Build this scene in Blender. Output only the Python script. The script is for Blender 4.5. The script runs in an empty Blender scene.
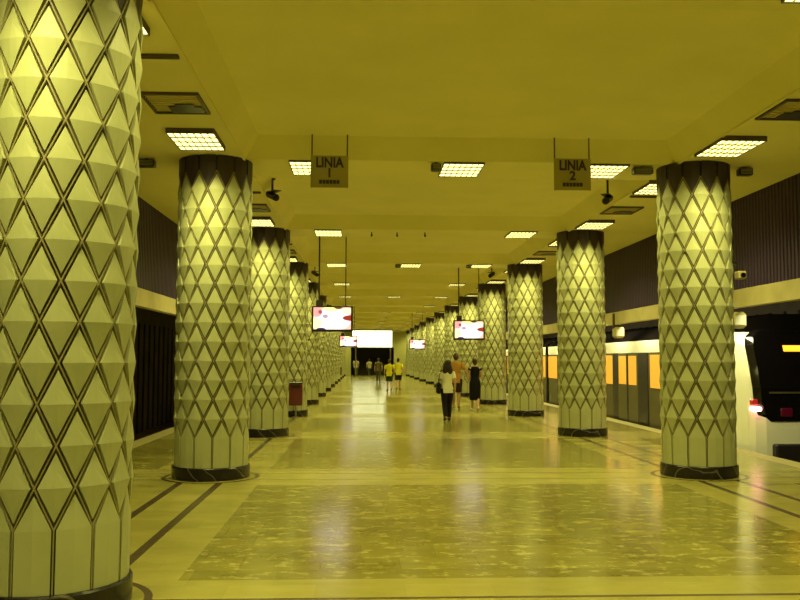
import bpy, math, random
from mathutils import Vector, Matrix
random.seed(4)
PI = math.pi
scn = bpy.context.scene
C = bpy.context.collection

# ------------------------------------------------------------ camera
FPX = 866.1
pitch, yaw, roll = 0.0683, 0.0440, 0.0022
cp, sp, cy, sy = math.cos(pitch), math.sin(pitch), math.cos(yaw), math.sin(yaw)
fwd = Vector((sy * cp, cy * cp, sp)); rt = Vector((cy, -sy, 0)); up = rt.cross(fwd)
r2 = math.cos(roll) * rt + math.sin(roll) * up
u2 = -math.sin(roll) * rt + math.cos(roll) * up
cam = bpy.data.cameras.new('camera'); camo = bpy.data.objects.new('camera', cam); C.objects.link(camo)
cam.sensor_width = 36; cam.lens = FPX * 36 / 800; cam.clip_end = 300; cam.clip_start = .05
m = Matrix.Identity(4)
for i in range(3):
    m[i][0] = r2[i]; m[i][1] = u2[i]; m[i][2] = -fwd[i]
m[2][3] = 1.6
camo.matrix_world = m
scn.camera = camo

# ------------------------------------------------------------ world, exposure
w = bpy.data.worlds.new('world'); scn.world = w; w.use_nodes = True
w.node_tree.nodes['Background'].inputs[0].default_value = (1, .8, .3, 1)
w.node_tree.nodes['Background'].inputs[1].default_value = .004
scn.view_settings.view_transform = 'Standard'
scn.view_settings.look = 'None'
scn.view_settings.gamma = 1
scn.view_settings.use_curve_mapping = False
scn.view_settings.exposure = 0.2
LAMP_COL = (1.0, .93, .27)
LAMP_W = 19.0
LAMP_W_COL = 46.0
LAMP_SPREAD = math.radians(136)
GLOW = 2.3
TRACK_W = 30.0

# ------------------------------------------------------------ layout (metres, from the camera at x=0 y=0)
XL, XR = -2.04, 4.71
Y0, S = 5.63, 6.39
ZC, ZH = 4.33, 4.60
FL, FR = -3.77, 6.38           # fascias over the platform edges
EL, ER = -4.42, 6.86           # platform edges
NROW = 13
YB, YE = -7.0, 85.0
def row(n): return Y0 + n * S

# ------------------------------------------------------------ materials
def mat(name, col, rough=.6, metal=0, emit=None, es=0, noise=None, bump=None, spec=None, alpha=None):
    M = bpy.data.materials.new(name); M.use_nodes = True
    nt = M.node_tree; b = nt.nodes['Principled BSDF']
    b.inputs['Base Color'].default_value = (*col, 1)
    b.inputs['Roughness'].default_value = rough
    b.inputs['Metallic'].default_value = metal
    if spec is not None: b.inputs['Specular IOR Level'].default_value = spec
    if emit: b.inputs['Emission Color'].default_value = (*emit, 1); b.inputs['Emission Strength'].default_value = es
    if alpha is not None: b.inputs['Alpha'].default_value = alpha
    if noise or bump:
        tc = nt.nodes.new('ShaderNodeTexCoord')
        nz = nt.nodes.new('ShaderNodeTexNoise'); nt.links.new(tc.outputs['Object'], nz.inputs['Vector'])
        nz.inputs['Detail'].default_value = 6
        if noise:
            sc, col2 = noise
            nz.inputs['Scale'].default_value = sc
            mx = nt.nodes.new('ShaderNodeMix'); mx.data_type = 'RGBA'
            mx.inputs['A'].default_value = (*col, 1); mx.inputs['B'].default_value = (*col2, 1)
            cr = nt.nodes.new('ShaderNodeMapRange'); cr.inputs[1].default_value = .35; cr.inputs[2].default_value = .68
            nt.links.new(nz.outputs['Fac'], cr.inputs[0]); nt.links.new(cr.outputs[0], mx.inputs['Factor'])
            nt.links.new(mx.outputs['Result'], b.inputs['Base Color'])
        if bump:
            n2 = nt.nodes.new('ShaderNodeTexNoise'); n2.inputs['Scale'].default_value = bump[0]
            nt.links.new(tc.outputs['Object'], n2.inputs['Vector'])
            bp = nt.nodes.new('ShaderNodeBump'); bp.inputs['Strength'].default_value = bump[1]; bp.inputs['Distance'].default_value = .02
            nt.links.new(n2.outputs['Fac'], bp.inputs['Height']); nt.links.new(bp.outputs[0], b.inputs['Normal'])
    return M

m_ceil = mat('ceiling_paint', (.86, .78, .31), .8, noise=(1.1, (.80, .735, .275)), bump=(30, .1))
m_col = mat('column_enamel', (.515, .53, .32), .42, noise=(3, (.45, .475, .27)))
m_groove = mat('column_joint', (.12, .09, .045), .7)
m_bead = mat('column_bead', (.32, .28, .14), .5)
m_cap = mat('capital_dark', (.050, .034, .045), .5)  # dark brown tone for the downward-pointed panels at the column top
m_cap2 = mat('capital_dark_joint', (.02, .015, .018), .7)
m_fascia = mat('fascia_slats', (.050, .026, .10), .55)
m_band = mat('fascia_band', (.62, .55, .30), .6, noise=(2, (.5, .44, .22)))
m_dark = mat('tunnel_dark', (.022, .016, .014), .9)
m_wall = mat('tunnel_wall', (.075, .05, .04), .8, noise=(1.5, (.04, .028, .024)))
m_endwall = mat('end_wall', (.42, .42, .16), .5)
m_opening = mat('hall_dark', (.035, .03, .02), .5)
m_black = mat('black_plastic', (.02, .016, .016), .35)
m_brown = mat('housing_brown', (.10, .07, .04), .5)
m_white = mat('white_paint', (.8, .8, .75), .4)
m_steel = mat('steel', (.35, .33, .3), .35, .8)
m_bin = mat('red_bin', (.13, .02, .025), .45)
m_trainw = mat('train_cream', (.86, .86, .74), .3)
m_traing = mat('train_grey', (.095, .082, .04), .4)
m_roof = mat('train_roof', (.006, .005, .005), .95, spec=0.0)
m_traind = mat('train_dark', (.022, .018, .022), .35)
m_glass = mat('train_windscreen', (.006, .005, .006), .06)
m_amber = mat('lit_carriage_window', (.3, .15, .03), .3, emit=(1, .46, .035), es=.7)
m_orange = mat('display_lit', (.3, .1, 0), .5, emit=(1, .42, .02), es=2.2)
m_red = mat('tail_red', (.4, .02, .02), .3, emit=(1, .06, .03), es=.12)
m_marker = mat('marker_lens', (.12, .004, .03), .3)
m_tail = mat('tail_lit', (.8, .5, .5), .3, emit=(1, .42, .36), es=7)
m_sign = mat('sign_acrylic', (.46, .40, .13), .4, alpha=.93)
m_ink = mat('sign_ink', (.05, .03, .015), .6)
m_glow = mat('lamp_diffuser', (.8, .8, .6), .5, emit=LAMP_COL[:2] + (.34,), es=GLOW)
m_louvre = mat('lamp_louvre', (.4, .36, .15), .5)
m_advert = mat('lit_advert', (.8, .8, .8), .5, emit=(.95, 1, .55), es=3)
m_ballast = mat('track_bed', (.06, .035, .025), .9, noise=(5, (.14, .05, .04)))
m_vent = mat('vent_frame', (.62, .54, .22), .7)

def marble_black():
    M = mat('plinth_black_marble', (.018, .014, .016), .25); nt = M.node_tree; b = nt.nodes['Principled BSDF']
    tc = nt.nodes.new('ShaderNodeTexCoord'); mp = nt.nodes.new('ShaderNodeMapping'); mp.inputs['Rotation'].default_value = (.3, .6, .4)
    wv = nt.nodes.new('ShaderNodeTexWave'); wv.inputs['Scale'].default_value = 1.3; wv.inputs['Distortion'].default_value = 9; wv.inputs['Detail'].default_value = 3
    cr = nt.nodes.new('ShaderNodeValToRGB'); cr.color_ramp.elements[0].position = .975; cr.color_ramp.elements[0].color = (.016, .012, .014, 1)
    cr.color_ramp.elements[1].position = 1; cr.color_ramp.elements[1].color = (.13, .115, .10, 1)
    nt.links.new(tc.outputs['Object'], mp.inputs[0]); nt.links.new(mp.outputs[0], wv.inputs['Vector'])
    nt.links.new(wv.outputs['Fac'], cr.inputs[0]); nt.links.new(cr.outputs[0], b.inputs['Base Color'])
    return M
m_plinth = marble_black()

def floor_mat(name, c1, c2, chip, chipw, rough, chip_th=.36):
    M = mat(name, c1, rough); nt = M.node_tree; b = nt.nodes['Principled BSDF']
    tc = nt.nodes.new('ShaderNodeTexCoord')
    mp = nt.nodes.new('ShaderNodeMapping'); mp.inputs['Scale'].default_value = (.7, 1.5, 1)
    nt.links.new(tc.outputs['Object'], mp.inputs[0])
    nz = nt.nodes.new('ShaderNodeTexNoise'); nz.inputs['Scale'].default_value = 1.6; nz.inputs['Detail'].default_value = 7; nz.inputs['Roughness'].default_value = .62
    nt.links.new(mp.outputs[0], nz.inputs['Vector'])
    r1 = nt.nodes.new('ShaderNodeMapRange'); r1.inputs[1].default_value = .36; r1.inputs[2].default_value = .64
    nt.links.new(nz.outputs['Fac'], r1.inputs[0])
    # slab-to-slab change of tone
    bk = nt.nodes.new('ShaderNodeTexBrick'); bk.offset = .5; bk.inputs['Scale'].default_value = 1
    bk.inputs['Brick Width'].default_value = .62; bk.inputs['Row Height'].default_value = .42; bk.inputs['Mortar Size'].default_value = .004
    bk.inputs['Color1'].default_value = (.62, .62, .62, 1); bk.inputs['Color2'].default_value = (1.25, 1.25, 1.25, 1); bk.inputs['Mortar'].default_value = (.55, .55, .55, 1)
    nt.links.new(tc.outputs['Object'], bk.inputs['Vector'])
    mx = nt.nodes.new('ShaderNodeMix'); mx.data_type = 'RGBA'; mx.inputs['A'].default_value = (*c1, 1); mx.inputs['B'].default_value = (*c2, 1)
    nt.links.new(r1.outputs[0], mx.inputs['Factor'])
    n2 = nt.nodes.new('ShaderNodeTexNoise'); n2.inputs['Scale'].default_value = 6.5; n2.inputs['Detail'].default_value = 4; n2.inputs['Roughness'].default_value = .7
    mp2 = nt.nodes.new('ShaderNodeMapping'); mp2.inputs['Scale'].default_value = (.8, 1.25, 1); mp2.inputs['Location'].default_value = (3, 7, 0)
    nt.links.new(tc.outputs['Object'], mp2.inputs[0]); nt.links.new(mp2.outputs[0], n2.inputs['Vector'])
    r3 = nt.nodes.new('ShaderNodeMapRange'); r3.inputs[1].default_value = .54; r3.inputs[2].default_value = .63; r3.inputs[4].default_value = chipw
    nt.links.new(n2.outputs['Fac'], r3.inputs[0])
    mx2 = nt.nodes.new('ShaderNodeMix'); mx2.data_type = 'RGBA'; mx2.inputs['B'].default_value = (*chip, 1)
    nt.links.new(r3.outputs[0], mx2.inputs['Factor']); nt.links.new(mx.outputs['Result'], mx2.inputs['A'])
    ml = nt.nodes.new('ShaderNodeMix'); ml.data_type = 'RGBA'; ml.blend_type = 'MULTIPLY'; ml.inputs['Factor'].default_value = .45 if chipw > .3 else .18
    nt.links.new(mx2.outputs['Result'], ml.inputs['A']); nt.links.new(bk.outputs['Color'], ml.inputs['B'])
    nt.links.new(ml.outputs['Result'], b.inputs['Base Color'])
    rr = nt.nodes.new('ShaderNodeMapRange'); rr.inputs[3].default_value = rough - .04; rr.inputs[4].default_value = rough + .08
    nt.links.new(nz.outputs['Fac'], rr.inputs[0]); nt.links.new(rr.outputs[0], b.inputs['Roughness'])
    return M
m_field = floor_mat('floor_marble_field', (.20, .178, .038), (.275, .243, .058), (.50, .45, .16), .8, .15)
m_border = floor_mat('floor_pale_border', (.32, .29, .08), (.40, .36, .105), (.34, .31, .1), .2, .19)
m_line = mat('floor_dark_line', (.085, .06, .035), .25)
m_line2 = mat('floor_thin_line', (.17, .145, .06), .25)
m_edge = mat('platform_edge_stone', (.34, .30, .13), .5)

def screen_mat():
    M = mat('advert_screen', (.02, .02, .02), .2); nt = M.node_tree; b = nt.nodes['Principled BSDF']
    tc = nt.nodes.new('ShaderNodeTexCoord')
    def blob(cx, cz, sx, sz, col, prev):
        mp = nt.nodes.new('ShaderNodeMapping'); mp.vector_type = 'TEXTURE'
        mp.inputs['Location'].default_value = (cx, 0, cz); mp.inputs['Scale'].default_value = (sx, 10, sz)
        g = nt.nodes.new('ShaderNodeTexGradient'); g.gradient_type = 'SPHERICAL'
        nt.links.new(tc.outputs['Object'], mp.inputs[0]); nt.links.new(mp.outputs[0], g.inputs[0])
        r = nt.nodes.new('ShaderNodeMapRange'); r.inputs[1].default_value = .0; r.inputs[2].default_value = .16
        nt.links.new(g.outputs['Fac'], r.inputs[0])
        x = nt.nodes.new('ShaderNodeMix'); x.data_type = 'RGBA'; x.inputs['B'].default_value = (*col, 1)
        nt.links.new(r.outputs[0], x.inputs['Factor'])
        if isinstance(prev, tuple): x.inputs['A'].default_value = (*prev, 1)
        else: nt.links.new(prev, x.inputs['A'])
        return x.outputs['Result']
    c = blob(.0, -.02, .46, .30, (1, .86, .86), (.75, .42, .3))
    c = blob(-.36, .16, .14, .13, (.85, .3, .25), c)
    c = blob(-.02, .24, .2, .08, (.95, .9, .3), c)
    c = blob(-.36, -.1, .14, .14, (1, .95, .4), c)
    c = blob(.46, .02, .24, .075, (.25, .02, .01), c)
    c = blob(.14, .27, .10, .05, (.12, .04, .01), c)
    c = blob(-.16, .06, .07, .05, (.35, .25, .3), c)
    c = blob(-.28, .16, .05, .05, (.25, .05, .08), c)
    c = blob(-.26, -.25, .12, .05, (.05, .02, .1), c)
    c = blob(.34, .19, .12, .09, (1, .7, .45), c)
    nt.links.new(c, b.inputs['Emission Color']); b.inputs['Emission Strength'].default_value = 1.5
    return M
m_screen = screen_mat()

# ------------------------------------------------------------ mesh helpers
class MB:
    def __init__(s): s.v = []; s.f = []; s.m = []; s.mats = []
    def mi(s, M):
        if M not in s.mats: s.mats.append(M)
        return s.mats.index(M)
    def face(s, pts, M):
        k = len(s.v); s.v += [tuple(p) for p in pts]; s.f.append(tuple(range(k, k + len(pts)))); s.m.append(s.mi(M))
    def raw(s, vs, fs, M):
        k = len(s.v); s.v += [tuple(p) for p in vs]; q = s.mi(M)
        for f in fs: s.f.append(tuple(i + k for i in f)); s.m.append(q)
    def box(s, x0, x1, y0, y1, z0, z1, M, bev=0):
        if bev:
            b = bev
            vs = []
            for (x, y, z) in [(x, y, z) for x in (x0, x1) for y in (y0, y1) for z in (z0, z1)]:
                sx = b if x == x0 else -b; sy_ = b if y == y0 else -b; sz = b if z == z0 else -b
                vs += [(x, y + sy_, z + sz), (x + sx, y, z + sz), (x + sx, y + sy_, z)]
            import bmesh
            bm = bmesh.new()
            for v in vs: bm.verts.new(v)
            bmesh.ops.convex_hull(bm, input=bm.verts)
            bm.verts.index_update()
            s.raw([v.co[:] for v in bm.verts], [[v.index for v in f.verts] for f in bm.faces], M); bm.free(); return
        vs = [(x0, y0, z0), (x1, y0, z0), (x1, y1, z0), (x0, y1, z0), (x0, y0, z1), (x1, y0, z1), (x1, y1, z1), (x0, y1, z1)]
        s.raw(vs, [(0, 3, 2, 1), (4, 5, 6, 7), (0, 1, 5, 4), (1, 2, 6, 5), (2, 3, 7, 6), (3, 0, 4, 7)], M)
    def tube(s, p0, p1, r0, M, r1=None, n=12):
        r1 = r0 if r1 is None else r1
        p0 = Vector(p0); p1 = Vector(p1); d = (p1 - p0).normalized()
        a = d.orthogonal().normalized(); b = d.cross(a)
        vs = [p0 + (a * math.cos(t) + b * math.sin(t)) * r0 for t in [2 * PI * i / n for i in range(n)]]
        vs += [p1 + (a * math.cos(t) + b * math.sin(t)) * r1 for t in [2 * PI * i / n for i in range(n)]]
        fs = [(i, (i + 1) % n, n + (i + 1) % n, n + i) for i in range(n)] + [tuple(range(n))[::-1], tuple(range(n, 2 * n))]
        s.raw(vs, fs, M)
    def lathe(s, prof, M, n=48, cx=0, cy=0):
        vs = []
        for r, z in prof: vs += [(cx + r * math.cos(2 * PI * i / n), cy + r * math.sin(2 * PI * i / n), z) for i in range(n)]
        fs = []
        for j in range(len(prof) - 1):
            for i in range(n): fs.append((j * n + i, j * n + (i + 1) % n, (j + 1) * n + (i + 1) % n, (j + 1) * n + i))
        s.raw(vs, fs, M)
    def loft(s, rings, M, cap=True):
        n = len(rings[0]); vs = [p for r in rings for p in r]; fs = []
        for j in range(len(rings) - 1):
            for i in range(n): fs.append((j * n + i, j * n + (i + 1) % n, (j + 1) * n + (i + 1) % n, (j + 1) * n + i))
        if cap: fs += [tuple(range(n))[::-1], tuple(range((len(rings) - 1) * n, len(rings) * n))]
        s.raw(vs, fs, M)
    def build(s, name, parent=None, smooth=False):
        me = bpy.data.meshes.new(name); me.from_pydata(s.v, [], s.f)
        for M in s.mats: me.materials.append(M)
        me.polygons.foreach_set('material_index', s.m)
        if smooth: me.polygons.foreach_set('use_smooth', [True] * len(s.f))
        me.update()
        o = bpy.data.objects.new(name, me); C.objects.link(o)
        if parent: o.parent = parent
        return o
def fixn(o):
    import bmesh
    bm = bmesh.new(); bm.from_mesh(o.data); bmesh.ops.remove_doubles(bm, verts=bm.verts, dist=1e-5)
    bmesh.ops.recalc_face_normals(bm, faces=bm.faces); bm.to_mesh(o.data); bm.free(); return o
def tag(o, label, cat, group=None, kind=None):
    if label: o['label'] = label
    if cat: o['category'] = cat
    if group: o['group'] = group
    if kind: o['kind'] = kind
    return o
def thing(name, loc, label, cat, group=None, rz=0):
    o = bpy.data.objects.new(name, None); C.objects.link(o); o.location = loc; o.rotation_euler[2] = rz
    o.empty_display_size = .2
    return tag(o, label, cat, group)
def struct(mb, name): o = mb.build(name); o['kind'] = 'structure'; return o
def dup(root, loc, label, rz=None):
    kids = [k for k in bpy.data.objects if k.parent == root]
    r = root.copy(); C.objects.link(r); r.location = loc; r['label'] = label
    if rz is not None: r.rotation_euler[2] = rz
    for k in kids:
        c = k.copy(); C.objects.link(c); c.parent = r
        for g in [g for g in bpy.data.objects if g.parent == k]:
            d = g.copy(); C.objects.link(d); d.parent = c
    return r

# ------------------------------------------------------------ FLOOR
def build_floor():
    b = MB()
    # x bands: (x0, x1, kind)
    lw = .045
    xs = [EL, EL + .35, -2.95, -2.34 - lw, -2.34 + lw, -1.83 - lw, -1.83 + lw, -1.32, 4.08, 4.49 - lw, 4.49 + lw, 5.01 - lw, 5.01 + lw, 5.62, ER - .35, ER]
    kx = ['e', 'of', 'b', 'l', 'b', 'l', 'b', 'f', 'b', 'l', 'b', 'l', 'b', 'of', 'e']
    ys = [YB]; ky = []
    for n in range(-1, NROW + 1):
        y = row(n)
        for dy, k in ((-.82, 'F'), (-.32, 'B'), (-.28, 't' if n else 't'), (.28, 'B'), (.33, 'T' if n <= 0 else 't'), (.82, 'B')):
            if y + dy > ys[-1] and y + dy < YE: ys.append(y + dy); ky.append(k)
    ys.append(YE); ky.append('F')
    for i in range(len(kx)):
        for j in range(len(ky)):
            a, c = kx[i], ky[j]
            if a == 'e': M = m_edge
            elif c in 'tT' and a != 'l': M = m_line if c == 'T' else m_line2
            elif a == 'l': M = m_line
            elif a in ('f', 'of') and c == 'F': M = m_field
            else: M = m_border
            b.face([(xs[i], ys[j], 0), (xs[i + 1], ys[j], 0), (xs[i + 1], ys[j + 1], 0), (xs[i], ys[j + 1], 0)], M)
    # platform body under the paving
    b.box(EL, ER, YB, YE, -1.15, -.004, m_wall)
    for x in (XL, XR):
        for n in range(0, NROW):
            y = row(n) + (.27 if n == 0 else 0)
            if y > YE - 1: continue
            b.lathe([(.60, .0005), (.60, .0015), (.655, .0015), (.655, .0005)], m_line, 48, x, y)
            b.lathe([(.50, .0012), (.60, .0012)], m_border, 48, x, y)
    return struct(b, 'floor')
build_floor()

# track beds
b = MB(); b.box(EL - 4.4, EL, YB, YE + 6, -1.25, -1.15, m_ballast); struct(b, 'trim_1')
b = MB(); b.box(ER, ER + 4.6, YB, YE + 6, -1.25, -1.15, m_ballast); struct(b, 'trim_2')

# ------------------------------------------------------------ CEILING with coffers
def build_ceiling():
    b = MB()
    CL, CR = -1.60, 4.36
    sl = .20
    b.face([(FL, YB, ZC), (CL, YB, ZC), (CL, YE, ZC), (FL, YE, ZC)], m_ceil)
    b.face([(CR, YB, ZC), (FR, YB, ZC), (FR, YE, ZC), (CR, YE, ZC)], m_ceil)
    prev = YB
    for n in range(-1, NROW + 1):
        f0, f1 = row(n) - .25, row(n) + .85       # cross beam
        f0 = min(f0, YE)
        if f0 - prev > .8:
            A = [(CL, prev, ZC), (CR, prev, ZC), (CR, f0, ZC), (CL, f0, ZC)]
            Bq = [(CL + sl, prev + .26, ZH), (CR - sl, prev + .26, ZH), (CR - sl, f0 - .26, ZH), (CL + sl, f0 - .26, ZH)]
            b.face(Bq, m_ceil)
            for i in range(4): j = (i + 1) % 4; b.face([A[i], A[j], Bq[j], Bq[i]], m_ceil)
            # small step round the coffer lip
            b.box(CL - .03, CL, prev, f0, ZC - .025, ZC, m_ceil); b.box(CR, CR + .03, prev, f0, ZC - .025, ZC, m_ceil)
        if f0 < YE: b.face([(CL, f0, ZC), (CR, f0, ZC), (CR, min(f1, YE), ZC), (CL, min(f1, YE), ZC)], m_ceil)
        prev = min(f1, YE)
    b.box(-9, 12, YB, YE + 6, 4.9, 5.0, m_dark)
    return struct(b, 'ceiling')
build_ceiling()

# fascias of dark vertical slats over the platform edges, pale band below
def build_fascia(x, sgn, name):
    b = MB(); p = .11; y = YB; pts = []
    while y < YE: pts += [(0, y), (0, y + p * .55), (.035, y + p * .7), (.035, y + p * .85)]; y += p
    vs = []; 
    for z in (2.79, 4.40): vs += [(x + sgn * d, yy, z) for d, yy in pts]
    n = len(pts); b.raw(vs, [(i, i + 1, n + i + 1, n + i) for i in range(n - 1)], m_fascia)
    b.box(min(x + sgn * .04, x + sgn * .1), max(x + sgn * .04, x + sgn * .1), YB, YE, 2.79, 4.9, m_dark)
    b.box(min(x - sgn * .03, x + sgn * .12), max(x - sgn * .03, x + sgn * .12), YB, YE, 2.49, 2.79, m_band)
    o = b.build(name); o['kind'] = 'structure'; return o
build_fascia(FL, -1, 'trim_3'); build_fascia(FR, 1, 'trim_4')

# tunnel walls
def ribbed(x, sgn, name):
    b = MB(); b.box(min(x, x + sgn * .3), max(x, x + sgn * .3), YB, YE + 6, -1.25, 5, m_wall)
    y = YB
    while y < YE: b.box(min(x, x - sgn * .05), max(x, x - sgn * .05), y, y + .10, -1.1, 2.9, m_dark); y += .8
    return struct(b, name)
ribbed(-8.2, -1, 'wall_left'); ribbed(11.3, 1, 'wall_right')
b = MB(); b.box(-8.2, 11.3, YB - .2, YB, -1.25, 5, m_wall); struct(b, 'wall_back')
# end wall with a dark opening to the stairs
b = MB()
ox0, ox1, oz = -1.05, 3.15, 2.72
b.box(-8.2, ox0, YE, YE + .3, -1.25, 5, m_endwall); b.box(ox1, 11.3, YE, YE + .3, -1.25, 5, m_endwall)
b.box(ox0, ox1, YE, YE + .3, oz, 5, m_endwall); b.box(ox0, ox1, YE, YE + .3, -1.25, -.02, m_endwall)
struct(b, 'wall_front')
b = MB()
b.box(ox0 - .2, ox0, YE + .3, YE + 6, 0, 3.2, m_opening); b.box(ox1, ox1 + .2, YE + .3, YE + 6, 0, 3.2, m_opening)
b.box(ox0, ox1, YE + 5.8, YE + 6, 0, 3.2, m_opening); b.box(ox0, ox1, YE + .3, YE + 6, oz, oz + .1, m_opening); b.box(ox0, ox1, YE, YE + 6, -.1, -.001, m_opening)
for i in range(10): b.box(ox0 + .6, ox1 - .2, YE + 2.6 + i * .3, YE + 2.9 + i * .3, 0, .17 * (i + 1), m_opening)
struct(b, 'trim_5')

# ------------------------------------------------------------ COLUMNS
NP = 13; RC = .502; ZV0 = .555; NR = 14; ZV1 = 4.12; PR = (ZV1 - ZV0) / NR
def cylp(u, z, r): a = u / RC; return (r * math.sin(a), -r * math.cos(a), z)
def panel(b, uc, rows, M, base=.472):
    """rows: list of (v, half width, radius, nseg)"""
    V = []; idx = []
    for v, h, r, n in rows:
        k = len(V)
        if h <= 1e-6: V.append(cylp(uc, v, r)); idx.append([k])
        else:
            for i in range(n + 1): V.append(cylp(uc - h + 2 * h * i / n, v, r))
            idx.append(list(range(k, k + n + 1)))
    F = []
    for j in range(len(rows) - 1):
        A, Bq = idx[j], idx[j + 1]; i = k = 0
        while i < len(A) - 1 or k < len(Bq) - 1:
            ta = (i + 1) / max(1, len(A) - 1) if i < len(A) - 1 else 9; tb = (k + 1) / max(1, len(Bq) - 1) if k < len(Bq) - 1 else 9
            if len(A) == len(Bq) and len(A) > 1: F.append((A[i], A[i + 1], Bq[k + 1], Bq[k])); i += 1; k += 1
            elif ta <= tb: F.append((A[i], A[i + 1], Bq[k])); i += 1
            else: F.append((A[i], Bq[k + 1], Bq[k])); k += 1
    left = [r[0] for r in idx]; right = [r[-1] for r in idx]
    loop = idx[0][:] + right[1:] + (idx[-1][::-1][1:]) + left[::-1][1:-1]
    def down(i):
        x, y, z = V[i]; q = math.hypot(x, y); return (x / q * base, y / q * base, z)
    n0 = len(V); V2 = V + [down(i) for i in loop]
    for q in range(len(loop)):
        a, c = loop[q], loop[(q + 1) % len(loop)]
        F.append((a, n0 + q, n0 + (q + 1) % len(loop), c))
    b.raw(V2, F, M)
def bead(b, ua, za, ub, zb, M, w=.0045, r=.494):
    n = 3; P = []
    L = math.hypot(ub - ua, zb - za); nx, nz = -(zb - za) / L * w, (ub - ua) / L * w
    for i in range(n + 1):
        t = i / n; u = ua + (ub - ua) * t; z = za + (zb - za) * t
        P.append([cylp(u - nx, z - nz, .48), cylp(u - nx, z - nz, r), cylp(u + nx, z + nz, r), cylp(u + nx, z + nz, .48)])
    for i in range(n):
        for k in range(3): b.face([P[i][k], P[i][k + 1], P[i + 1][k + 1], P[i + 1][k]], M)
def build_column_parts():
    pitch_u = 2 * PI * RC / NP; hw = pitch_u / 2
    ins = .019                                   # perpendicular inset
    L = math.hypot(hw, PR); du = ins * L / PR; dv = ins * L / hw
    s = MB(); cpm = MB()
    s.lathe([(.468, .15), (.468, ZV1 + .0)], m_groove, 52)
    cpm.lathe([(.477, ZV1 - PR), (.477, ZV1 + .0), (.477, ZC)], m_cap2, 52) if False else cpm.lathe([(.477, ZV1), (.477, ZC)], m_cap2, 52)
    RH, RLo = RC + .009, RC - .014
    for j in range(1, NR):
        zc = ZV0 + j * PR; off = .5 if j % 2 else 0
        a = hw - du; bb = PR - dv
        for k in range(NP):
            uc = (k + off) * pitch_u
            panel(s, uc, [(zc - bb, 0, RLo, 1), (zc - bb / 2, a / 2, (RH + RLo) / 2, 2), (zc, a, RH, 4), (zc + bb / 2, a / 2, (RH + RLo) / 2, 2), (zc + bb, 0, RLo, 1)], m_col)
            bead(s, uc - hw, zc, uc, zc + PR, m_bead); bead(s, uc + hw, zc, uc, zc + PR, m_bead)
    for k in range(NP):                          # pointed foot panels
        uc = k * pitch_u; a = hw - .014
        def rr(i): return RC + .008
        panel(s, uc, [(.17, a, RC - .004, 2), (ZV0, a, RC, 2), (ZV0 + PR - dv, 0, RLo, 1)], m_col)
        bead(s, uc - hw, ZV0, uc, ZV0 + PR, m_bead); bead(s, uc + hw, ZV0, uc, ZV0 + PR, m_bead)
        bead(s, uc + hw, .17, uc + hw, ZV0, m_bead)
        # capital panels: pointed downwards
        off = .5 if NR % 2 else 0
        uc = (k + off) * pitch_u
        panel(cpm, uc, [(ZV1 - PR + dv, 0, RLo, 1), (ZV1, a, RC, 2), (ZC, a, RC, 2)], m_cap, .478)
    shaft = fixn(s.build('shaft')); cap = fixn(cpm.build('capital'))
    q = MB(); q.lathe([(.0, .001), (.515, .001), (.522, .01), (.522, .155), (.512, .168), (.47, .17)], m_plinth, 64)
    pl = q.build('plinth', smooth=False)
    return shaft.data, cap.data, pl.data, (shaft, cap, pl)
shaft_me, cap_me, pl_me, firsts = build_column_parts()
for o in firsts: bpy.data.objects.remove(o)
ordw = ['nearest', 'second', 'third', 'fourth', 'fifth', 'sixth', 'seventh', 'eighth', 'ninth', 'tenth', 'eleventh', 'twelfth', 'last']
for side, x in (('left', XL), ('right', XR)):
    for n in range(NROW):
        if side == 'right' and n == 0: continue
        if row(n) > YE - 1: continue
        nn = n if side == 'left' else n - 1
        if side == 'left' and n == 0: lab = 'huge diamond-relief column filling the left edge of the view'
        elif side == 'left': lab = 'diamond-relief column with dark top, %s from the viewer in the left row' % ordw[nn]
        else: lab = 'diamond-relief column with dark top, %s from the viewer in the right row by the train' % ordw[nn]
        t = thing('column', (x, row(n) + (.27 if n == 0 else 0), 0), lab, 'column', '%s row of diamond relief columns' % side)
        t.rotation_euler[2] = .12 + n * .31 + (1.1 if side == 'right' else 0)
        for nm, me in (('shaft', shaft_me), ('capital', cap_me), ('plinth', pl_me)):
            o = bpy.data.objects.new(nm, me); C.objects.link(o); o.parent = t
            if nm == 'capital': o['label'] = 'dark brown fluted capital'
            if nm == 'plinth': o['label'] = 'black marble plinth with pale veins'

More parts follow.
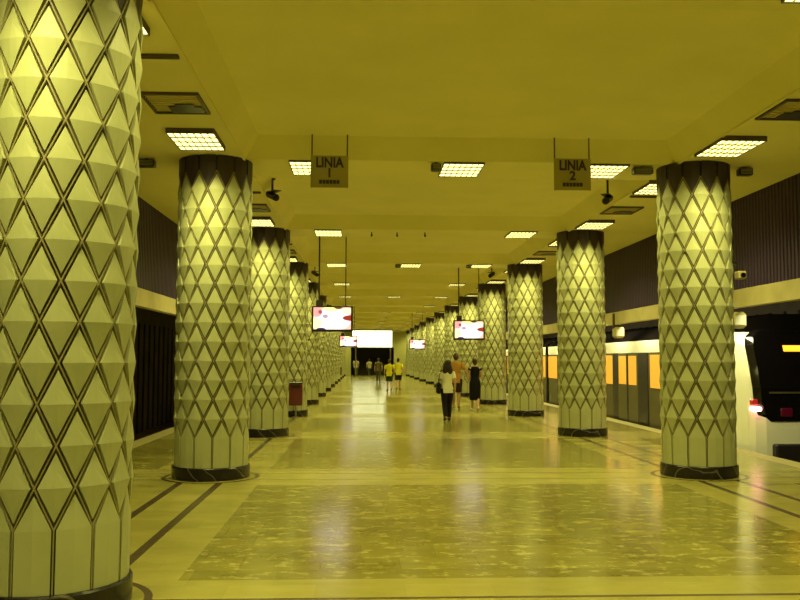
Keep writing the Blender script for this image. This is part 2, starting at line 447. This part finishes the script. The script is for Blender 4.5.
# ------------------------------------------------------------ CEILING LAMPS
LW, LL = .57, .86
def lamp_proto(name, depth, label):
    t = thing(name, (0, 0, 0), label, 'ceiling light', 'louvred ceiling lights')
    h = MB(); w2, l2 = LW / 2, LL / 2
    z1 = -depth; z0 = 0.0
    h.box(-w2, -w2 + .008, -l2, l2, z1, z0, m_brown); h.box(w2 - .008, w2, -l2, l2, z1, z0, m_brown)
    h.box(-w2 + .008, w2 - .008, -l2, -l2 + .008, z1, z0, m_brown); h.box(-w2 + .008, w2 - .008, l2 - .008, l2, z1, z0, m_brown)
    h.box(-w2 + .018, w2 - .018, -l2 + .018, l2 - .018, -.012, -.001, m_brown)
    h.build('housing', t)
    g = MB(); g.box(-w2 + .009, w2 - .009, -l2 + .009, l2 - .009, z1 + .012, z1 + .02, m_glow); g.build('diffuser', t)['label'] = 'glowing diffuser'
    l = MB()
    for i in range(1, 7): x = -w2 + LW * i / 7; l.box(x - .005, x + .005, -l2 + .018, l2 - .018, z1, z1 + .011, m_louvre)
    for i in range(1, 4): y = -l2 + LL * i / 4; l.box(-w2 + .009, w2 - .009, y - .012, y + .012, z1 - .001, z1 + .0115, m_louvre)
    l.build('louvre', t)
    ld = bpy.data.lights.new('lamp_light', 'AREA'); ld.shape = 'RECTANGLE'; ld.size = LW - .06; ld.size_y = LL - .06
    ld.energy = LAMP_W_COL if depth > .05 else LAMP_W; ld.color = LAMP_COL; ld.spread = LAMP_SPREAD
    lo = bpy.data.objects.new('lamp_light', ld); C.objects.link(lo); lo.parent = t; lo.location = (0, 0, z1 - .004)
    return t
surf = lamp_proto('ceiling_light', .065, ''); rec = lamp_proto('ceiling_light', .03, '')
used = {'s': False, 'r': False}
def place(kind, x, y, lab):
    base = surf if kind == 's' else rec
    if not used[kind]:
        used[kind] = True; base.location = (x, y, ZC); base['label'] = lab; return base
    return dup(base, (x, y, ZC), lab)
for n in range(-1, NROW):
    far = 'number %s' % ordw[n] if n >= 0 else ''
    for side, x in (('left', XL - .01), ('right', XR - .06)):
        w_ = 'the %s column of the %s row' % (ordw[n if side == 'left' else max(0, n - 1)], side)
        if n < 0 or (side == 'right' and n == 0): w_ = 'the %s side behind the viewer' % side
        place('s', x, row(n) - (1.15 if n == 0 else 1.38), 'glowing louvred ceiling light just in front of %s' % w_)
        place('s', x, row(n) + (1.03 if n == 0 else 1.25), 'glowing louvred ceiling light just behind %s' % w_)
    for side, x in (('left', -.73), ('middle', 1.41), ('right', 3.45)):
        if side == 'middle' and n in (2, 4, 6): continue
        place('r', x, row(n) + .21, 'glowing ceiling light in the %s of the crossbeam %s' % (side, ('beside the %s left column' % ordw[n]) if n >= 0 else 'behind the viewer'))

# ------------------------------------------------------------ small ceiling equipment
def speaker_box(x, y, lab, sx=.10):
    b = MB(); b.box(-sx, sx, -.06, .06, -.12, -.02, m_black, .012); b.box(-.02, .02, -.02, .02, -.02, 0, m_steel)
    for i in range(4): b.box(-sx + .02, sx - .02, -.064, -.058, -.105 + i * .02, -.095 + i * .02, m_steel)
    o = b.build('loudspeaker'); o.location = (x, y, ZC); return tag(o, lab, 'loudspeaker', 'dark ceiling loudspeakers')
speaker_box(1.02, row(1) - .15, 'small dark loudspeaker left of the nearest middle ceiling light', .07)
speaker_box(1.02, row(3) - .15, 'small dark loudspeaker left of the farther middle ceiling light', .07)
speaker_box(3.06, row(3) - .15, 'small dark loudspeaker beside the right light of the third crossbeam', .07)
speaker_box(3.95, row(1) - .1, 'wide dark loudspeaker box left of the top of the nearest right column', .14)
speaker_box(5.42, row(1) - .1, 'wide dark loudspeaker box right of the top of the nearest right column', .10)
speaker_box(-2.95, row(1) - .2, 'wide dark loudspeaker box left of the top of the second left column', .12)
for i, x in enumerate((.2, .75, 1.35)):
    b = MB(); b.tube((0, 0, 0), (0, 0, -.05), .012, m_black); b.tube((0, 0, -.05), (.0, -.03, -.09), .02, m_black)
    o = b.build('ceiling_hook'); o.location = (x, row(2) + .1, ZC)
    tag(o, '%s of three small dark hooks in the second crossbeam' % ['leftmost', 'middle', 'rightmost'][i], 'hook', 'hooks on the second crossbeam')

def camera_thing(x, y, lab, rz):
    t = thing('security_camera', (x, y, ZC + .06), lab, 'security camera', 'ceiling security cameras', rz)
    b = MB(); zt = .13 if x < 0 else .2; b.tube((0, 0, zt), (0, 0, -.1), .018, m_black); b.tube((0, 0, zt), (0, 0, zt - .02), .05, m_black); b.build('bracket', t)
    h = MB()
    rings = []
    for y_, s_ in ((-.16, .05), (-.15, .062), (.13, .062), (.15, .045)):
        rings.append([(s_ * 1.0 * cx_, y_, -.15 - y_ * -.35 + s_ * cz_) for cx_, cz_ in [(math.cos(2 * PI * k / 12), math.sin(2 * PI * k / 12)) for k in range(12)]])
    h.loft(rings, m_black); h.build('camera_body', t)
    l = MB(); l.tube((0, -.16, -.206), (0, -.175, -.211), .035, m_glass); l.build('lens', t)
    hd = MB(); hd.box(-.07, .07, -.2, .1, -.1, -.09, m_black); hd.build('sun_hood', t)
for x, n, side in ((-1.46, 1, 'left'), (4.04, 1, 'right'), (-1.46, 3, 'left'), (4.04, 3, 'right')):
    camera_thing(x, row(n) + 1.95, 'dark security camera under the ceiling behind the %s %s column' % ({('left', 1): 'second', ('right', 1): 'nearest', ('left', 3): 'fourth', ('right', 3): 'third'}[(side, n)], side), .5 if side == 'left' else -.5)

def vent(x, y, lab):
    t = thing('air_vent', (x, y, ZC), lab, 'vent', 'ceiling air vents')
    b = MB()
    for (x0, x1, y0, y1) in ((-.3, -.27, -.36, .36), (.27, .3, -.36, .36), (-.27, .27, -.36, -.33), (-.27, .27, .33, .36)): b.box(x0, x1, y0, y1, -.03, -.001, m_brown)
    b.build('frame', t)
    g = MB(); g.box(-.27, .27, -.33, .33, -.006, -.001, m_vent)
    for i in range(8): g.box(-.27, .27, -.3 + i * .08, -.285 + i * .08, -.02, -.006, m_vent)
    g.build('grille', t)
    g = MB(); g.box(-.1, .25, .08, .31, -.028, -.0201, m_black); g.box(-.02, .18, .0, .1, -.027, -.0201, m_black); g.build('broken_flap', t)['label'] = 'dark hole where the grille has come away'
for n in (1, 2, 3):
    vent(-1.99, row(n) - 2.85, 'framed air vent in the ceiling ahead of the %s left column' % ordw[n])
    vent(4.72, row(n) - 2.95, 'framed air vent in the ceiling ahead of the %s right column' % ordw[n - 1])
    for x, sd, q in ((-2.0, 'left', n), (4.8, 'right', n - 1)):
        b = MB(); b.box(-.34, .34, -.035, .035, -.03, -.001, m_brown, .005); b.box(-.3, .3, -.012, .012, -.034, -.0301, m_black)
        o = b.build('slot_diffuser'); o.location = (x, row(n) - 4.3, ZC); tag(o, 'narrow dark slot diffuser in the ceiling ahead of the %s %s column' % (ordw[q], sd), 'vent', 'slot diffusers')

# ------------------------------------------------------------ hanging line signs
def txt(body, size, M, name, parent, loc):
    cu = bpy.data.curves.new(name, 'FONT'); cu.body = body; cu.size = size; cu.align_x = 'CENTER'; cu.align_y = 'CENTER'; cu.extrude = .003; cu.offset = .005
    o = bpy.data.objects.new(name, cu); C.objects.link(o)
    dg = bpy.context.evaluated_depsgraph_get(); me = bpy.data.meshes.new_from_object(o.evaluated_get(dg))
    bpy.data.objects.remove(o)
    o = bpy.data.objects.new(name, me); C.objects.link(o); me.materials.clear(); me.materials.append(M)
    o.parent = parent; o.rotation_euler = (PI / 2, 0, 0); o.location = loc; return o
for x, num, lab in ((-.44, '1', 'hanging olive LINIA 1 sign on two rods, the left one'), (2.82, '2', 'hanging olive LINIA 2 sign on two rods, the right one')):
    t = thing('line_sign', (x, 11.4, 3.87), lab, 'sign', 'hanging line signs')
    b = MB(); b.box(-.25, .25, -.012, .012, 0, .43, m_sign, .003); b.build('panel', t)
    for s_ in (-1, 1):
        r = MB(); r.tube((s_ * .235, .02, .0), (s_ * .235, .02, .72), .009, m_brown); r.build('rod', t)
    o = txt('LINIA', .15, m_ink, 'word_linia', t, (0, -.016, .33)); o.scale = (1.0, 1.25, 1)
    txt(num, .17, m_ink, 'line_number', t, (0, -.016, .19))
    r = MB()
    for i in range(6): r.box(-.135 + i * .046, -.135 + i * .046 + .038, -.018, -.0125, .05, .10, m_ink)
    r.build('small_lettering', t)['label'] = 'blurred dark small lettering'

# ------------------------------------------------------------ television screens
def tv(x, y, zc, lab, ztop=ZH):
    t = thing('hanging_screen', (x, y, zc), lab, 'screen', 'hanging advert screens')
    b = MB(); b.box(-.48, .48, 0, .09, -.30, .30, m_black, .01); b.build('casing', t)
    s_ = MB(); s_.box(-.435, .435, -.008, -.001, -.245, .265, m_screen); o = s_.build('screen', t); o['label'] = 'lit screen with white, pink and yellow advert'
    for s_ in (-1, 1):
        r = MB(); r.tube((s_ * .31, .05, .29), (s_ * .31, .05, ztop - zc), .018 if s_ < 0 else .012, m_black); r.build('rod', t)
    r = MB(); r.box(-.38, -.22, .02, .10, .301, .44, m_black, .01); r.build('junction_box', t)
tv(-.69, 20.2, 2.535, 'large advert screen hanging by rods near the left columns')
tv(3.27, 26.3, 2.49, 'advert screen hanging by rods before the right columns')
tv(-.70, 45.6, 2.53, 'small distant advert screen overlapping the white lit panel', ZH)
tv(3.35, 52.2, 2.50, 'small distant advert screen hanging at right of the white lit panel', ZH)

# big backlit panel over the end opening
t = thing('lit_panel', (1.25, 80.2, 2.72), 'long white backlit panel over the dark far opening', 'lit sign')
b = MB(); b.box(-2.15, 1.60, 0, .25, -.05, 1.6, m_opening, .01); b.build('casing', t)
b = MB(); b.box(-2.1, 1.55, -.02, -.001, 0, 1.50, m_advert); b.build('lit_face', t)
for s_ in (-1.8, 1.4):
    r = MB(); r.tube((s_, .12, -2.72), (s_, .12, -.051), .05, m_steel); r.build('post', t)

# ------------------------------------------------------------ red bins on the columns
def bin_(x, y, lab, s_=1):
    t = thing('litter_bin', (x, y, .30), lab, 'litter bin', 'red bins at the left columns')
    b = MB(); b.box(-.18, .18, -.11, .11, .03, .62, m_bin, .02); b.build('bin_body', t)
    b = MB(); b.box(-.19, .19, -.12, .12, .62, .66, m_black, .012); b.build('lid', t)
    b = MB(); b.box(-.12, .12, -.114, -.109, .50, .58, m_black); b.build('slot', t)
    b = MB(); b.tube((0, .0, -.3), (0, .0, .03), .022, m_steel); b.tube((0, 0, -.3), (0, 0, -.28), .12, m_steel); b.build('post', t)
bin_(-1.80, row(3) - .78, 'dark red litter bin in front of the fourth left column')
bin_(-1.75, row(10) - .75, 'tiny dark red litter bin at the far end of the left columns')

# small spotlight / camera on side of first right column
t = thing('column_camera', (XR + .52, row(1) - .1, 2.86), 'small pale camera on a bracket on the side of nearest right column', 'security camera')
b = MB(); b.tube((-.05, 0, .12), (.05, 0, .10), .025, m_black); b.tube((.05, 0, .12), (.05, 0, -.02), .018, m_black); b.build('bracket', t)
b = MB(); b.box(.02, .13, -.12, .05, -.13, -.02, m_band, .015); b.build('camera_body', t)
b = MB(); b.tube((.075, -.12, -.075), (.075, -.14, -.08), .035, m_glass); b.build('lens', t)

# driver monitors hanging below the fascia band
for y, lab in ((14.6, 'pale monitor box hanging below the band right of the nearest right column'), (21.5, 'pale monitor box hanging over the train between the first two right columns'), (39.4, 'pale monitor box hanging over the train, farthest one')):
    t = thing('monitor_box', (6.44, y, 2.5), lab, 'monitor', 'monitor boxes over the train')
    b = MB(); b.tube((-.12, 0, .26), (-.12, 0, -.12), .028, m_brown); b.build('stem', t)
    b = MB(); b.box(-.13, .13, -.13, .13, -.36, -.08, m_band, .05); b.build('box', t)
    b = MB(); b.box(-.09, .09, -.135, -.1305, -.3, -.14, m_white); b.build('face', t)

# tube lamps under the right fascia, on its track side
def track_lamp(y, lab):
    t = thing('tube_lamp', (6.58, y, 2.62), lab, 'tube lamp', 'tube lamps behind the right fascia band')
    b = MB(); b.box(-.04, .04, -.75, .75, 0, .05, m_white, .01); b.box(-.06, -.04, -.1, .1, 0, .05, m_steel); b.build('fitting', t)
    b = MB(); b.tube((.0, -.7, -.022), (0, .7, -.022), .018, m_glow); b.build('tube', t)['label'] = 'glowing tube'
    ld = bpy.data.lights.new('tube_light', 'AREA'); ld.shape = 'RECTANGLE'; ld.size = .06; ld.size_y = 1.4; ld.energy = TRACK_W; ld.color = (1, .93, .42)
    lo = bpy.data.objects.new('tube_light', ld); C.objects.link(lo); lo.parent = t; lo.location = (.03, 0, -.05); lo.rotation_euler = (0, -.75, 0)
for i in range(18):
    track_lamp(13.6 + i * 2.4, 'slim white tube lamp tucked behind the right fascia band over the track')

# ------------------------------------------------------------ TRAIN
TX = 7.03; TW = 2.9
def train_car(y0, y1, cab, lab):
    t = thing('train_car', (TX, y0, 0), lab, 'train', 'cars of the train at the right platform')
    L = y1 - y0; ys = 1.1 if cab else 0
    def section(y, dx=0, zt=0): 
        return None
    # roof
    b = MB(); ring = [(0, 1.78), (0, 2.06), (.03, 2.14), (.35, 2.38), (.9, 2.5), (TW - .9, 2.5), (TW - .35, 2.38), (TW - .03, 2.14), (TW, 2.06), (TW, 1.78)]
    b.loft([[(x, y, z) for x, z in ring] for y in (ys, L)], m_roof); b.build('roof', t)
    b = MB(); b.box(-.012, .02, ys, L, 1.775, 2.075, m_trainw, .005); b.build('cream_stripe', t)['label'] = 'bright cream stripe along the roof edge'
    b = MB(); b.box(0, .06, ys, L, -.05, 1.78, m_traing); b.box(TW - .06, TW, ys, L, -.05, 1.78, m_traing); b.box(0, TW, ys, L, -.15, -.05, m_traind)
    b.box(.1, TW - .1, ys, L, -.75, -.15, m_traind); b.build('body', t)
    # doors: pattern starts at 21.05 in world y
    y = 21.05 - y0
    while y - 6.9 > ys: y -= 6.9
    def clampbox(mb, a, c, x0, x1, z0, z1, M):
        a = max(a, ys + .02); c = min(c, L - .02)
        if c - a > .08: mb.box(x0, x1, a, c, z0, z1, M); return True
        return False
    y -= 6.9
    while y < L:
        d = MB()
        if clampbox(d, y, y + .72, -.02, -.001, .0, 1.775, m_traind): d.build('dark_panel', t)
        for k in range(2):
            ya = y + .75 + k * .86
            d = MB()
            if ya > ys and ya + .84 < L:
                d.box(-.022, -.001, ya, ya + .84, .0, 1.76, m_traing); dd = d.build('door', t)
                g = MB(); g.box(-.027, -.0221, ya + .1, ya + .74, .95, 1.7, m_amber); g.build('window', dd)['label'] = 'amber lit window'
                g = MB(); g.box(-.03, -.0221, ya + (.80 if k == 0 else .0), ya + (.84 if k == 0 else .04), .0, 1.76, m_traind); g.build('door_edge', dd)
        d = MB()
        if clampbox(d, y + 2.49, y + 2.95, -.02, -.001, .0, 1.775, m_traind): d.build('dark_pillar', t)
        for (a, c) in ((y + 3.0, y + 4.5), (y + 4.62, y + 6.72)):
            g = MB()
            if clampbox(g, a, c, -.015, -.001, .92, 1.72, m_amber): g.build('window', t)['label'] = 'amber lit window'
        y += 6.9
    if cab:
        # cab shell: cream, leaning windscreen, bulging nose
        b = MB()
        def ring(y, zt, inset, zb=-.12, bulge=0):
            pts = []
            for (x, z) in ((0 + inset, zb), (0 + inset, .55), (0 + inset, 1.3), (inset, zt - .22), (inset + .06, zt - .08), (inset + .22, zt), (TW - .22 - inset, zt), (TW - .06 - inset, zt - .08), (TW - inset, zt - .22), (TW - inset, 1.3), (TW - inset, .55), (TW - inset, zb)):
                lean = max(0, (z - 1.2)) / .9 * bulge
                pts.append((x, y + lean, z))
            return pts
        b.loft([ring(ys + .02, 2.14, 0), ring(.42, 2.13, 0, bulge=.30), ring(.16, 2.11, .02, bulge=.34), ring(.02, 2.06, .09, bulge=.38), ring(-.06, 2.0, .25, bulge=.38)], m_trainw)
        o = fixn(b.build('cab_shell', t)); o['label'] = 'cream cab end shell'
        def front(name, x0, x1, z0, z1, M, off, lab=None, taper=0):
            def yy(z): return -.06 + max(0, z - 1.2) / .9 * .38 - off
            mb = MB(); n = 6; R = []
            for i in range(n + 1):
                z = z0 + (z1 - z0) * i / n
                cut = .0
                R.append([(x0 + cut, yy(z), z), (x1 - cut, yy(z), z), (x1 - cut, yy(z) + off + .03, z), (x0 + cut, yy(z) + off + .03, z)])
            mb.loft(R, M); oo = mb.build(name, t)
            if lab: oo['label'] = lab
            return oo
        # black mask wraps the front with rounded corners
        mb = MB(); R = []
        for z, in_, o_ in ((.50, .22, .02), (.62, .10, .03), (.85, .03, .035), (1.1, .015, .04), (1.5, .015, .045), (1.85, .02, .045), (2.02, .05, .045), (2.13, .18, .04), (2.17, .3, .0)):
            y_ = -.06 + max(0, z - 1.2) / .9 * .38
            R.append([(in_ + .02, y_ + .06, z), (in_ + .13, y_ - o_, z), (TW - in_ - .13, y_ - o_, z), (TW - in_ - .02, y_ + .06, z)])
        mb.loft(R, m_glass); fixn(mb.build('windscreen', t))['label'] = 'black front mask and windscreen'
        front('belt_line', .3, TW - .3, 1.00, 1.03, m_traing, .055)
        front('destination_display', .70, 1.9, 1.76, 1.87, m_orange, .06, 'orange lit destination display')
        g = MB(); g.box(-.02, .15, -.13, .04, .68, .76, m_tail, .02); g.build('tail_light', t)['label'] = 'white hot tail light'
        g = MB(); g.box(-.005, .10, -.09, .05, .78, .90, m_red, .02); g.build('tail_light', t)['label'] = 'red tail lamp lens'
        g = MB(); g.box(.5, .72, -.11, -.08, .58, .74, m_marker, .02); g.build('marker_light', t)
        g = MB(); g.box(.35, TW - .35, -.22, .1, -.55, .1, m_traind, .03); g.build('coupler_skirt', t)
        g = MB(); g.box(.05, TW - .05, .0, ys, -.75, -.12, m_traind); g.build('underframe', t)
    else:
        b = MB(); b.box(.3, TW - .3, -.5, 0, -.1, 2.3, m_black); b.build('gangway', t)
train_car(15.45, 32.4, True, 'end car of the train with cream cab, black windscreen and red tail light')
train_car(32.95, 50, False, 'second train car, standing beyond the end car')
train_car(50.55, 67.5, False, 'third train car, far down the right platform')
train_car(68.05, 84.5, False, 'farthest train car at the right platform')

# ------------------------------------------------------------ PEOPLE
def sphere_pts(c, rx, ry, rz, n=12, mm=8):
    rings = []
    for j in range(mm + 1):
        a = -PI / 2 + PI * (j + .02 if j == 0 else j - .02 if j == mm else j) / mm
        rings.append([(c[0] + rx * math.cos(a) * math.cos(2 * PI * k / n), c[1] + ry * math.cos(a) * math.sin(2 * PI * k / n), c[2] + rz * math.sin(a)) for k in range(n)])
    return rings
def limb(mb, pts, rads, M, flat=False, n=12, sq=1):
    """tapered closed tube through points"""
    pts = [Vector(p) for p in pts]; rings = []
    for i, p in enumerate(pts):
        d = (pts[min(i + 1, len(pts) - 1)] - pts[max(i - 1, 0)]).normalized()
        a = Vector((1, 0, 0)) - d * d.x; a.normalize(); c = d.cross(a)
        rings.append([tuple(p + a * math.cos(2 * PI * k / n) * rads[i] + c * math.sin(2 * PI * k / n) * rads[i] * sq) for k in range(n)])
    if not flat:
        def end(p, d, r, ring_a, ring_c, s):
            out = []
            for q in (.5, .85): 
                out.append([tuple(p + d * s * r * q + (Vector(v) - p) * math.sqrt(1 - q * q)) for v in ring_a])
            return out
        d0 = (pts[0] - pts[1]).normalized(); d1 = (pts[-1] - pts[-2]).normalized()
        rings = end(pts[0], d0, rads[0], rings[0], None, 1)[::-1] + rings + end(pts[-1], d1, rads[-1], rings[-1], None, 1)
    mb.loft(rings, M)
def blend(mb, name, parent, voxel, it=3):
    o = fixn(mb.build(name))
    r = o.modifiers.new('r', 'REMESH'); r.mode = 'VOXEL'; r.voxel_size = voxel; r.use_smooth_shade = True
    s_ = o.modifiers.new('s', 'SMOOTH'); s_.iterations = it; s_.factor = .5
    dg = bpy.context.evaluated_depsgraph_get(); me = bpy.data.meshes.new_from_object(o.evaluated_get(dg))
    mt = mb.mats[0]; bpy.data.objects.remove(o)
    me.materials.clear(); me.materials.append(mt)
    o = bpy.data.objects.new(name, me); C.objects.link(o); o.parent = parent; return o
def cloth(name, c): return mat(name, c, .9, spec=.15)
skin_m = mat('skin', (.52, .32, .20), .55)
skin_d = mat('skin_tanned', (.40, .24, .13), .55)
hair_m = mat('dark_hair', (.02, .013, .01), .6)
hair_b = mat('brown_hair', (.06, .03, .015), .6)

def person(name_lab, pos, h, rz, top, bottom, hair, long_hair=False, stride=.22, arms='down', skirt=False, shorts=False, sleeves='short', skinM=skin_m, shoe=None, voxel=.012, bag=None, topM=None, femme=False, lift=0.0):
    t = thing('person', (*pos, 0), name_lab, 'person', 'people walking on the platform', rz)
    t.scale = (h / 1.72,) * 3
    sw = .165 if femme else .195
    # legs: (hip, knee, ankle)
    hips = {}; legs = {}
    for s_, st in ((-1, stride), (1, -stride)):
        hip = Vector((s_ * .09, 0, .90))
        if st >= 0: knee = Vector((s_ * .085, st * .62 + .02, .49)); ank = Vector((s_ * .08, st * .95, .085))
        else: knee = Vector((s_ * .085, st * .25, .47 + lift * .1)); ank = Vector((s_ * .08, st * 1.35, .12 + lift))
        legs[s_] = (hip, knee, ank, st)
    b = MB()
    # torso
    def tor(z, rx, ry, y=0): return [(rx * math.cos(2 * PI * k / 16), y + ry * math.sin(2 * PI * k / 16), z) for k in range(16)]
    wx = .9 if femme else 1
    torso = [(.84, .13, .10, 0), (.92, .165, .115, -.005), (1.0, .155 * wx, .105, 0), (1.1, .135 * wx, .10, .005), (1.22, .15 * wx, .108, .01), (1.33, .165 * wx, .11, .01), (1.41, .14 * wx, .09, 0), (1.46, .07, .06, 0)]
    b.loft([tor(z, rx, ry, y) for z, rx, ry, y in torso], skinM)
    limb(b, [(0, -.005, 1.42), (0, .01, 1.53)], [.056, .05], skinM)
    # head
    b.loft(sphere_pts((0, .02, 1.615), .074, .092, .105), skinM)
    b.loft(sphere_pts((0, .045, 1.565), .055, .065, .06), skinM)     # jaw
    limb(b, [(0, .108, 1.62), (0, .128, 1.59)], [.010, .016], skinM)  # nose
    for s_ in (-1, 1): b.loft(sphere_pts((s_ * .078, .015, 1.605), .012, .02, .032), skinM)
    limb(b, [(-.02, .103, 1.553), (.02, .103, 1.553)], [.009, .009], skinM)
    for s_ in (-1, 1):
        hip, knee, ank, st = legs[s_]
        limb(b, [hip, (hip + knee) / 2, knee, knee * .65 + ank * .35 + Vector((0, -.012, 0)), ank], [.095, .078, .055, .056, .038], skinM)
        toe = ank + Vector((s_ * .01, .15, -.045 if st >= 0 else -.075)); heel = ank + Vector((0, -.035, -.04))
        if st < 0: heel = ank + Vector((0, -.05, -.01))
        limb(b, [heel, (heel + toe) / 2 + Vector((0, 0, .01)), toe], [.035, .038, .028], skinM)
        # arms
        sh = Vector((s_ * sw, 0, 1.385))
        if arms == 'down': el = sh + Vector((s_ * .055, -.03 - s_ * .06, -.27)); wr = el + Vector((s_ * -.005, .08 - s_ * .04, -.235))
        elif arms == 'bent': el = sh + Vector((s_ * .045, .03, -.26)); wr = el + Vector((-s_ * .15, .17, .06))
        elif arms == 'out' and s_ == 1: el = sh + Vector((.11, -.08, -.24)); wr = el + Vector((.06, .04, -.20))
        else: el = sh + Vector((s_ * .05, -.02, -.27)); wr = el + Vector((0, .08, -.22))
        limb(b, [sh, (sh + el) / 2, el, (el + wr) / 2, wr], [.052, .047, .038, .036, .026], skinM)
        d = (wr - el).normalized(); side = Vector((0, 1, 0)) - d * d.y; side.normalize(); inw = d.cross(side) * (1 if s_ > 0 else -1)
        palm = wr + d * .05
        limb(b, [wr + d * .01, palm, wr + d * .085], [.026, .036, .034], skinM, sq=.55) if False else b.loft(sphere_pts(palm, .018, .038, .048), skinM)
        for f, (o_, ln) in enumerate(((-.030, .060), (-.010, .075), (.010, .080), (.029, .070))):
            p0 = palm + side * o_ + d * .025; p1 = p0 + d * ln * .55; p2 = p1 + d * ln * .4 + inw * ln * .3
            limb(b, [p0, p1, p2], [.0100, .0092, .0078], skinM, n=8)
        p0 = palm + side * .028 - d * .01; limb(b, [p0, p0 + side * .03 + d * .025, p0 + side * .036 + d * .055], [.0125, .011, .009], skinM, n=8)
        legs[(s_, 'arm')] = (sh, el, wr)
    body = blend(b, 'body', t, voxel, 2)
    # eyes
    for s_ in (-1, 1):
        e = MB(); e.loft(sphere_pts((s_ * .030, .100, 1.622), .012, .010, .008, 8, 6), m_ink); e.build('eye', t, True)
    # hair
    b = MB()
    b.loft(sphere_pts((0, .0, 1.635), .086, .100, .102), hair); b.loft(sphere_pts((0, -.035, 1.60), .084, .075, .10), hair)
    if long_hair:
        b.loft(sphere_pts((0, -.055, 1.54), .135, .09, .14), hair); b.loft(sphere_pts((-.06, -.075, 1.46), .09, .055, .12), hair); b.loft(sphere_pts((.06, -.075, 1.45), .09, .055, .13), hair)
        b.loft(sphere_pts((.02, -.06, 1.66), .095, .08, .09), hair)
    elif femme: b.loft(sphere_pts((0, -.10, 1.66), .045, .045, .045), hair)
    blend(b, 'hair', t, voxel, 2)
    # top
    topM = cloth('cloth_top', top)
    g = .016
    b = MB()
    z_lo = .86 if not skirt else .50
    prof = [(z, rx + g + (.008 if z < 1.1 else 0), ry + g, y) for z, rx, ry, y in torso if z >= .9 and z < 1.45]
    if skirt: prof = [(.36, .175, .15, .0), (.6, .19, .15, 0), (.78, .19, .145, 0)] + prof
    else: prof = [(.80, .19 * (1 if not femme else .95), .145, 0)] + prof
    prof += [(1.455, .088, .078, 0)]
    b.loft([tor(z, rx, ry, y) for z, rx, ry, y in prof], topM)
    for s_ in (-1, 1):
        sh, el, wr = legs[(s_, 'arm')]
        inn = Vector((s_ * .10, 0, 1.38))
        if sleeves == 'short': limb(b, [inn, sh, sh * .35 + el * .65], [.075, .070, .066], topM, flat=True)
        else: limb(b, [inn, sh, sh * .8 + el * .2], [.07, .066, .06], topM, flat=True)
    blend(b, 'dress' if skirt else 'shirt', t, voxel, 2)
    if not skirt:
        bm_ = cloth('cloth_bottom', bottom); b = MB()
        b.loft([tor(.80, .175, .13), tor(.88, .185, .135), tor(.96, .175, .13)], bm_)
        for s_ in (-1, 1):
            hip, knee, ank, st = legs[s_]
            if shorts: limb(b, [hip + Vector((0, 0, .02)), (hip + knee) / 2, knee + (hip - knee) * .12], [.112, .102, .095], bm_, flat=True)
            else: limb(b, [hip + Vector((0, 0, .02)), (hip + knee) / 2, knee, knee * .6 + ank * .4, ank + Vector((0, 0, .02))], [.110, .094, .074, .072, .062], bm_, flat=True)
        blend(b, 'shorts' if shorts else 'trousers', t, voxel, 2)
    sm = cloth('shoe', shoe or (.03, .03, .03))
    for s_ in (-1, 1):
        hip, knee, ank, st = legs[s_]; b = MB()
        toe = ank + Vector((s_ * .01, .16, -.048 if st >= 0 else -.078)); heel = ank + Vector((0, -.04, -.042 if st >= 0 else -.015))
        limb(b, [heel, (heel + toe) / 2 + Vector((0, 0, .012)), toe], [.043, .046, .036], sm)
        blend(b, 'shoe', t, voxel, 1)
    if bag:
        bgm = cloth('bag_cloth', bag); b = MB()
        b.box(-.31, -.19, -.14, .14, .78, 1.10, bgm, .035); blend(b, 'shoulder_bag', t, voxel, 2)
        b = MB(); limb(b, [(-.25, -.02, 1.08), (-.24, -.07, 1.3), (-.17, -.02, 1.455), (-.22, .09, 1.3), (-.25, .02, 1.08)], [.012] * 5, bgm, n=8); b.build('bag_strap', t, True)
    return t
person('woman in white top with long dark hair and dark shoulder bag, walking away', (2.23, 22.6), 1.56, .05, (.80, .80, .62), (.018, .014, .022), hair_m, long_hair=True, stride=-.17, arms='down', femme=True, bag=(.02, .016, .02), voxel=.011, lift=.0, shoe=(.03, .03, .03))
person('man in orange shirt and dark shorts walking beside the woman in white', (3.05, 28.0), 1.80, -.1, (.42, .22, .05), (.03, .02, .03), hair_b, stride=.15, arms='out', shorts=True, skinM=skin_d, voxel=.012, shoe=(.35, .28, .12))
person('person in long sleeveless black dress with bare lower legs, walking away', (3.52, 26.9), 1.63, .0, (.006, .005, .009), (.02, .02, .02), hair_b, stride=.14, arms='bent', skirt=True, sleeves='none', femme=True, voxel=.012, shoe=(.6, .55, .45))
person('left of two people in yellow shirts, with dark green shorts', (1.40, 43.9), 1.60, .1, (.75, .72, .04), (.03, .06, .02), hair_b, stride=.16, shorts=True, voxel=.016)
person('right of two people in yellow shirts, with dark bag at hip', (1.92, 45.6), 1.66, -.1, (.75, .72, .06), (.03, .03, .02), hair_m, stride=-.16, shorts=True, voxel=.016, bag=(.03, .02, .03))
person('dim distant person in dark olive clothes left of the yellow shirts', (1.12, 58), 1.66, 0, (.10, .09, .04), (.08, .07, .03), hair_m, stride=.15, voxel=.018)
person('tiny far person in pale top before the dark opening, the left one', (-.52, 81.5), 1.70, 0, (.6, .6, .35), (.1, .1, .06), hair_m, stride=.15, voxel=.02)
person('tiny far person in pale top before the dark opening, the right one', (.72, 82.5), 1.60, .3, (.5, .5, .3), (.05, .05, .04), hair_m, stride=-.15, voxel=.02)
